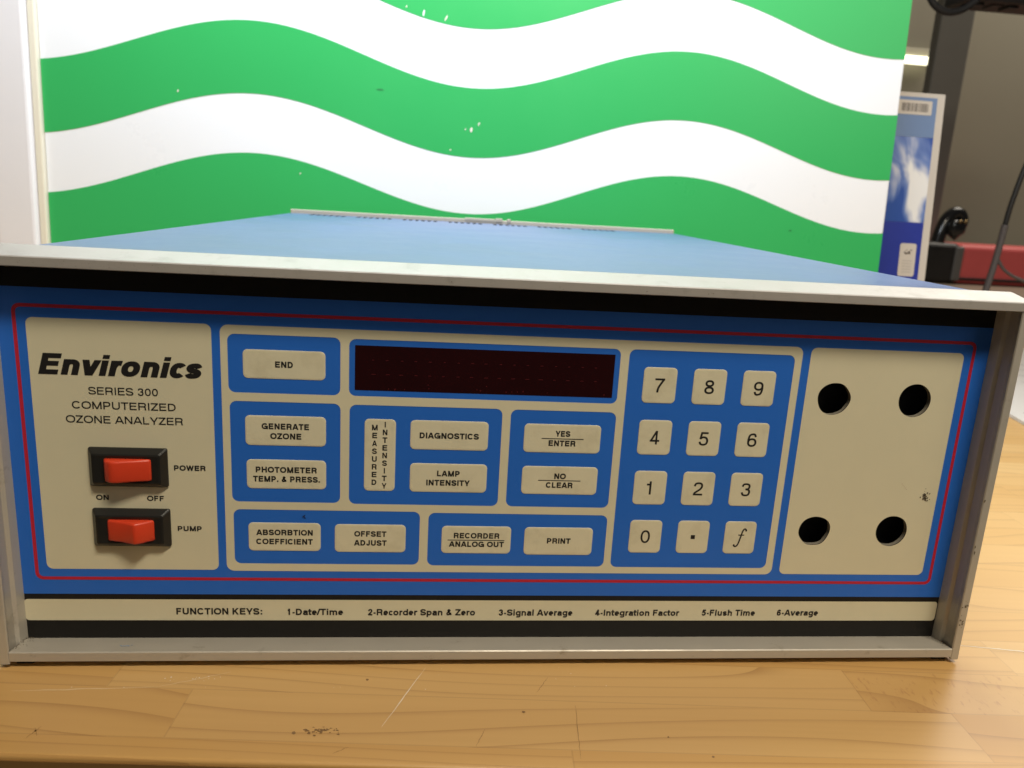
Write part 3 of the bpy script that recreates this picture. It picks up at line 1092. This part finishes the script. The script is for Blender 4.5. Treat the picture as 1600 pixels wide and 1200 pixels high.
chip(-.0616, .4277, .0011, .0042, .15, BOARD_W)
chip(-.0356, .4240, .0011, .0034, .45)
chip(-.0020, .3008, .0017, .0029, .1)
chip(.0069, .3080, .0009, .0024, .35)
chip(-.0090, .3012, .0006, .0012, .3)
chip(-.0263, .2764, .0008, .0013, .1)
chip(-.3395, .3244, .0010, .0017, .2)
chip(-.1105, .3401, .0052, .0009, -.4, SCUFF_G)
chip(-.2025, .2395, .0007, .0013, .2)
chip(.4080, .2010, .0026, .0010, .2, SCUFF_G)
chip(-.0815, .4335, .0008, .0014, .2)
b.build('printed_panel', bd)
b = MB()
b.rbox(-.5415, -.4968, -.012, .034, ZB, ZT, .0045, POST_W, 3)
b.build('side_post', bd)
b = MB()
b.rbox(-.4966, -.4880, -.006, .020, ZB, ZT, .002, CREAM_EDGE, 2)
b.build('edge_trim', bd)

# ------------------------------------------------------------------ blue printed catalogue leaning behind the board
def cloud_print():
    M = bpy.data.materials.new('blue_cloud_print')
    M.use_nodes = True
    nt = M.node_tree
    bs = nt.nodes['Principled BSDF']
    bs.inputs['Roughness'].default_value = 0.22
    tc = nt.nodes.new('ShaderNodeTexCoord')
    n = nt.nodes.new('ShaderNodeTexNoise')
    n.inputs['Scale'].default_value = 19
    n.inputs['Detail'].default_value = 3
    n.inputs['Distortion'].default_value = .7
    mp = nt.nodes.new('ShaderNodeMapping')
    mp.inputs['Location'].default_value = (.31, 0, .12)
    mp.inputs['Scale'].default_value = (1, 1, .55)
    nt.links.new(tc.outputs['Object'], mp.inputs[0])
    nt.links.new(mp.outputs[0], n.inputs['Vector'])
    cr = nt.nodes.new('ShaderNodeValToRGB')
    e = cr.color_ramp.elements
    e[0].position, e[0].color = .46, (.035, .095, .40, 1)
    e[1].position, e[1].color = .68, (.86, .88, .92, 1)
    k = e.new(.54)
    k.color = (.15, .24, .56, 1)
    vd = nt.nodes.new('ShaderNodeVectorMath')
    vd.operation = 'DISTANCE'
    vd.inputs[1].default_value = (.628, 0, .268)
    nt.links.new(tc.outputs['Object'], vd.inputs[0])
    mr = nt.nodes.new('ShaderNodeMapRange')
    mr.inputs['From Min'].default_value = .0
    mr.inputs['From Max'].default_value = .075
    mr.inputs['To Min'].default_value = .17
    mr.inputs['To Max'].default_value = -.12
    nt.links.new(vd.outputs['Value'], mr.inputs['Value'])
    ad = nt.nodes.new('ShaderNodeMath')
    ad.operation = 'ADD'
    nt.links.new(n.outputs['Fac'], ad.inputs[0])
    nt.links.new(mr.outputs['Result'], ad.inputs[1])
    nt.links.new(ad.outputs[0], cr.inputs[0])
    nt.links.new(cr.outputs[0], bs.inputs['Base Color'])
    return M


PAPER = mat('white_paper', (0.60, 0.56, 0.52), 0.55, var=.03)
LBLUE = mat('light_blue_print', (0.16, 0.25, 0.46), 0.35, var=.08, vscale=30)
DBLUE = mat('dark_blue_print', (0.026, 0.045, 0.34), 0.30, var=.12, vscale=30)
BAR = mat('barcode_ink', (0.10, 0.085, 0.08), 0.6)
GREYP = mat('grey_print', (0.42, 0.40, 0.38), 0.6)
ct = thing('catalogue', 'blue glossy catalogue with a barcode leaning upright right of the wave board', 'catalogue', (0, .700, 0), (R(-6.0), 0, 0))
b = MB()
b.rbox(.440, .655, 0, .006, -.0035, .3985, .0005, PAPER, 1)
bar(b, .440, .6435, .3345 + .005, .3925, -.0003, LBLUE)
bar(b, .440, .6435, .2230, .3392, -.0003, cloud_print())
bar(b, .440, .6435, -.003, .2228, -.0003, DBLUE)
b.build('cover', ct)
b = MB()
b.flat([rrect(.560, .6365, .3690, .3880, .002)], -.0006, PAPER)
bl = b.build('barcode_label', ct)
b = MB()
x = .592
while x < .632:
    w_ = random.choice((.0006, .0009, .0014))
    bar(b, x, x + w_, .3730, .3840, -.0008, BAR)
    x += w_ + random.choice((.0006, .0009, .0015))
b.build('barcode_bar', bl)
b = MB()
b.flat([rrect(.6120, .6365, .1475, .1935, .003)], -.0006, PAPER)
cl_ = b.build('sticker', ct)
b = MB()
for i in range(9):
    pspeck(b, .6245 + random.uniform(-.005, .005), .1815 + random.uniform(-.003, .003), random.uniform(.001, .0022), BAR, y=-.0008 - i * 1e-5)
for i in range(5):
    bar(b, .617, .6315, .153 + .004 * i, .1538 + .004 * i, -.0008, GREYP)
b.build('sticker_print', cl_)

# ------------------------------------------------------------------ rear of the room at the right
BENCH2 = mat('grey_brown_laminate', (0.26, 0.20, 0.145), 0.5, var=.06, vscale=9)
rb = thing('rear_bench', 'grey brown bench far behind carrying the red and black tool case', 'workbench', (2.2, 2.5, -.0035))
b = MB()
b.rbox(-1.6, 2.2, -.75, .70, -.04, 0, .004, BENCH2)
b.build('bench_top', rb)
b = MB()
b.box(-1.5, 2.1, -.6, .65, -.896, -.041, BENCH2)
b.build('bench_base', rb)

DARKPOST = mat('dark_grey_post_paint', (0.15, 0.142, 0.122), 0.55, var=.08, vscale=12)
cp = MB()
cp.rbox(1.853, 1.988, 2.72, 2.768, -.0034, 2.39, .006, DARKPOST)
o = cp.build('dark_post')
o['label'] = 'tall dark grey post standing behind the catalogue in front of the wall'
o['category'] = 'post'

TUBE = mat('glow_tube', (0.9, 0.9, 0.8), 0.5, emit=(1.0, 0.97, 0.70), estr=2.6)  # emissive bar drawn for a bright slit on the far wall
HOUS = mat('glow_housing_paint', (0.42, 0.39, 0.30), 0.5)
st_ = thing('glow_strip', 'short glowing pale yellow strip on the wall behind the dark post', 'lamp', (0, 3.27, 0))
b = MB()
b.rbox(1.80, 2.20, -.012, .028, .925, .975, .004, HOUS)
b.build('housing', st_)
b = MB()
b.tube([(1.82, -.02, .922), (2.185, -.02, .922)], .0175, TUBE, 12)
b.build('glow_tube', st_)

RED = mat('red_case_shell', (0.66, 0.11, 0.11), 0.42, var=.12, vscale=14, bump=.2, bscale=60)
BLK = mat('black_case_trim', (0.016, 0.015, 0.015), 0.42, var=.2)
GRYT = mat('grey_case_edge', (0.12, 0.115, 0.11), 0.5)
tcs = thing('tool_case', 'red tool case with a black end lying on the rear bench', 'case', (1.90, 2.45, -.0035))
b = MB()
b.rbox(.018, .80, 0, .30, .002, .146, .018, RED, 4)
b.build('shell', tcs)
b = MB()
b.rbox(-.135, .016, -.012, .31, 0, .150, .022, BLK, 4)
ep = b.build('end_panel', tcs)
b = MB()
b.rbox(-.012, .022, -.020, .315, .012, .140, .008, GRYT, 3)
b.build('grey_rim', ep)
b = MB()
b.rbox(.02, .79, -.012, .02, .016, .026, .004, BLK, 2)
b.build('lower_trim', tcs)

GLOSS = mat('glossy_black_plastic', (0.012, 0.012, 0.013), 0.18, spec=.6)
WARM_GLINT = mat('warm_glint', (0.30, 0.21, 0.10), 0.35, 1.0)
pl = thing('cable_plug', 'glossy black plug on a curled lead standing on the end of the tool case', 'plug', (0, 2.40, 0))
b = MB()
b.tube(smooth_path([(1.786, 0, .148), (1.792, 0, .190), (1.806, 0, .232), (1.832, 0, .256), (1.856, 0, .252), (1.868, 0, .226), (1.858, 0, .196), (1.840, .01, .168)], 6), .0235, GLOSS, 14, .019)
b.build('lead', pl)
b = MB()
b.rbox(1.800, 1.862, -.050, .022, .176, .232, .020, GLOSS, 4)
b.build('plug_body', pl)
for x in (1.822, 1.842):  # warm metal stubs painted in as highlights on the plug
    b = MB()
    b.tube([(x, -.044, .224), (x, -.060, .228)], .0055, WARM_GLINT, 10)
    b.build('glint', pl)

CABLE = mat('black_cable', (0.018, 0.018, 0.019), 0.45)
GCABLE = mat('grey_cable', (0.11, 0.10, 0.105), 0.5)  # grey paints reflection and blur on the lower cable into its colour
hc = thing('hanging_cable', 'cable hanging at right edge, black above, sheen painted grey below, before the red case', 'cable', (0, 1.10, 0))
b = MB()
b.tube(smooth_path([(1.070, 0, .72), (1.081, 0, .56), (1.0835, 0, .44), (1.079, 0, .375), (1.066, 0, .318), (1.056, 0, .262), (1.052, 0, .225)], 6), .0048, CABLE, 10)
b.build('black_sheath', hc)
b = MB()
b.tube(smooth_path([(1.052, 0, .225), (1.050, 0, .195), (1.046, 0, .15), (1.039, 0, .10), (1.030, 0, .05), (1.028, .01, .012), (1.045, .10, .0045), (1.12, .17, .0045)], 6), .0062, GCABLE, 10)
b.build('sheen_sheath', hc)
b = MB()
b.tube(smooth_path([(1.050, 0, .162), (1.066, .0, .142), (1.09, 0, .128), (1.13, 0, .112), (1.20, .0, .06), (1.24, 0, .0)], 6), .0032, GCABLE, 8)
b.build('thin_lead', hc)

eq = thing('equipment_box', 'black equipment box in the upper right corner above the hanging cable', 'box', (0, 1.50, 0))
b = MB()
b.rbox(1.158, 1.70, .0, .10, .7225, .95, .008, BLK)
b.build('housing', eq)
for x0, x1, z in ((1.178, 1.212, .7165), (1.232, 1.262, .7195), (1.272, 1.298, .7170)):
    b = MB()
    b.rbox(x0, x1, .02, .06, z, .724, .003, BLK)
    b.build('foot', eq)
b = MB()
b.tube(smooth_path([(1.020, 0, .86), (1.032, 0, .755), (1.043, 0, .716), (1.062, 0, .694), (1.090, 0, .684), (1.118, 0, .688), (1.142, 0, .702), (1.160, 0, .722), (1.185, 0, .79)], 6), .0078, CABLE, 12)
lc = b.build('looped_cable')
lc.location = (0, 1.47, 0)
lc['label'] = 'thick black cable hanging in a loop beside the upper right corner of the wave board'
lc['category'] = 'cable'

NAVY = mat('navy_print', (0.02, 0.035, 0.12), 0.5)
ps = thing('paper_stack', 'white printed paper stack lying on the bench right of the analyzer', 'paper', (0, 0, -.0035))
b = MB()
pp = [(.668, .522), (.630, .37), (1.02, .27), (1.32, .93), (1.00, 1.04)]
b.prism(pp, 'z', .0002, .004, PAPER)
pg = b.build('top_sheet', ps)
b = MB()
b.add([(.690, .525, .0042), (.684, .497, .0042), (.80, .47, .0042), (.806, .50, .0042)], [(0, 1, 2, 3)], NAVY)
for i in range(7):
    y = .56 + i * .05
    b.add([(.74 + .03 * i, y, .0042), (.74 + .03 * i + .002, y - .006, .0042), (1.0, y - .06, .0042), (1.0, y - .054, .0042)], [(0, 1, 2, 3)], GREYP)
b.build('printing', pg)
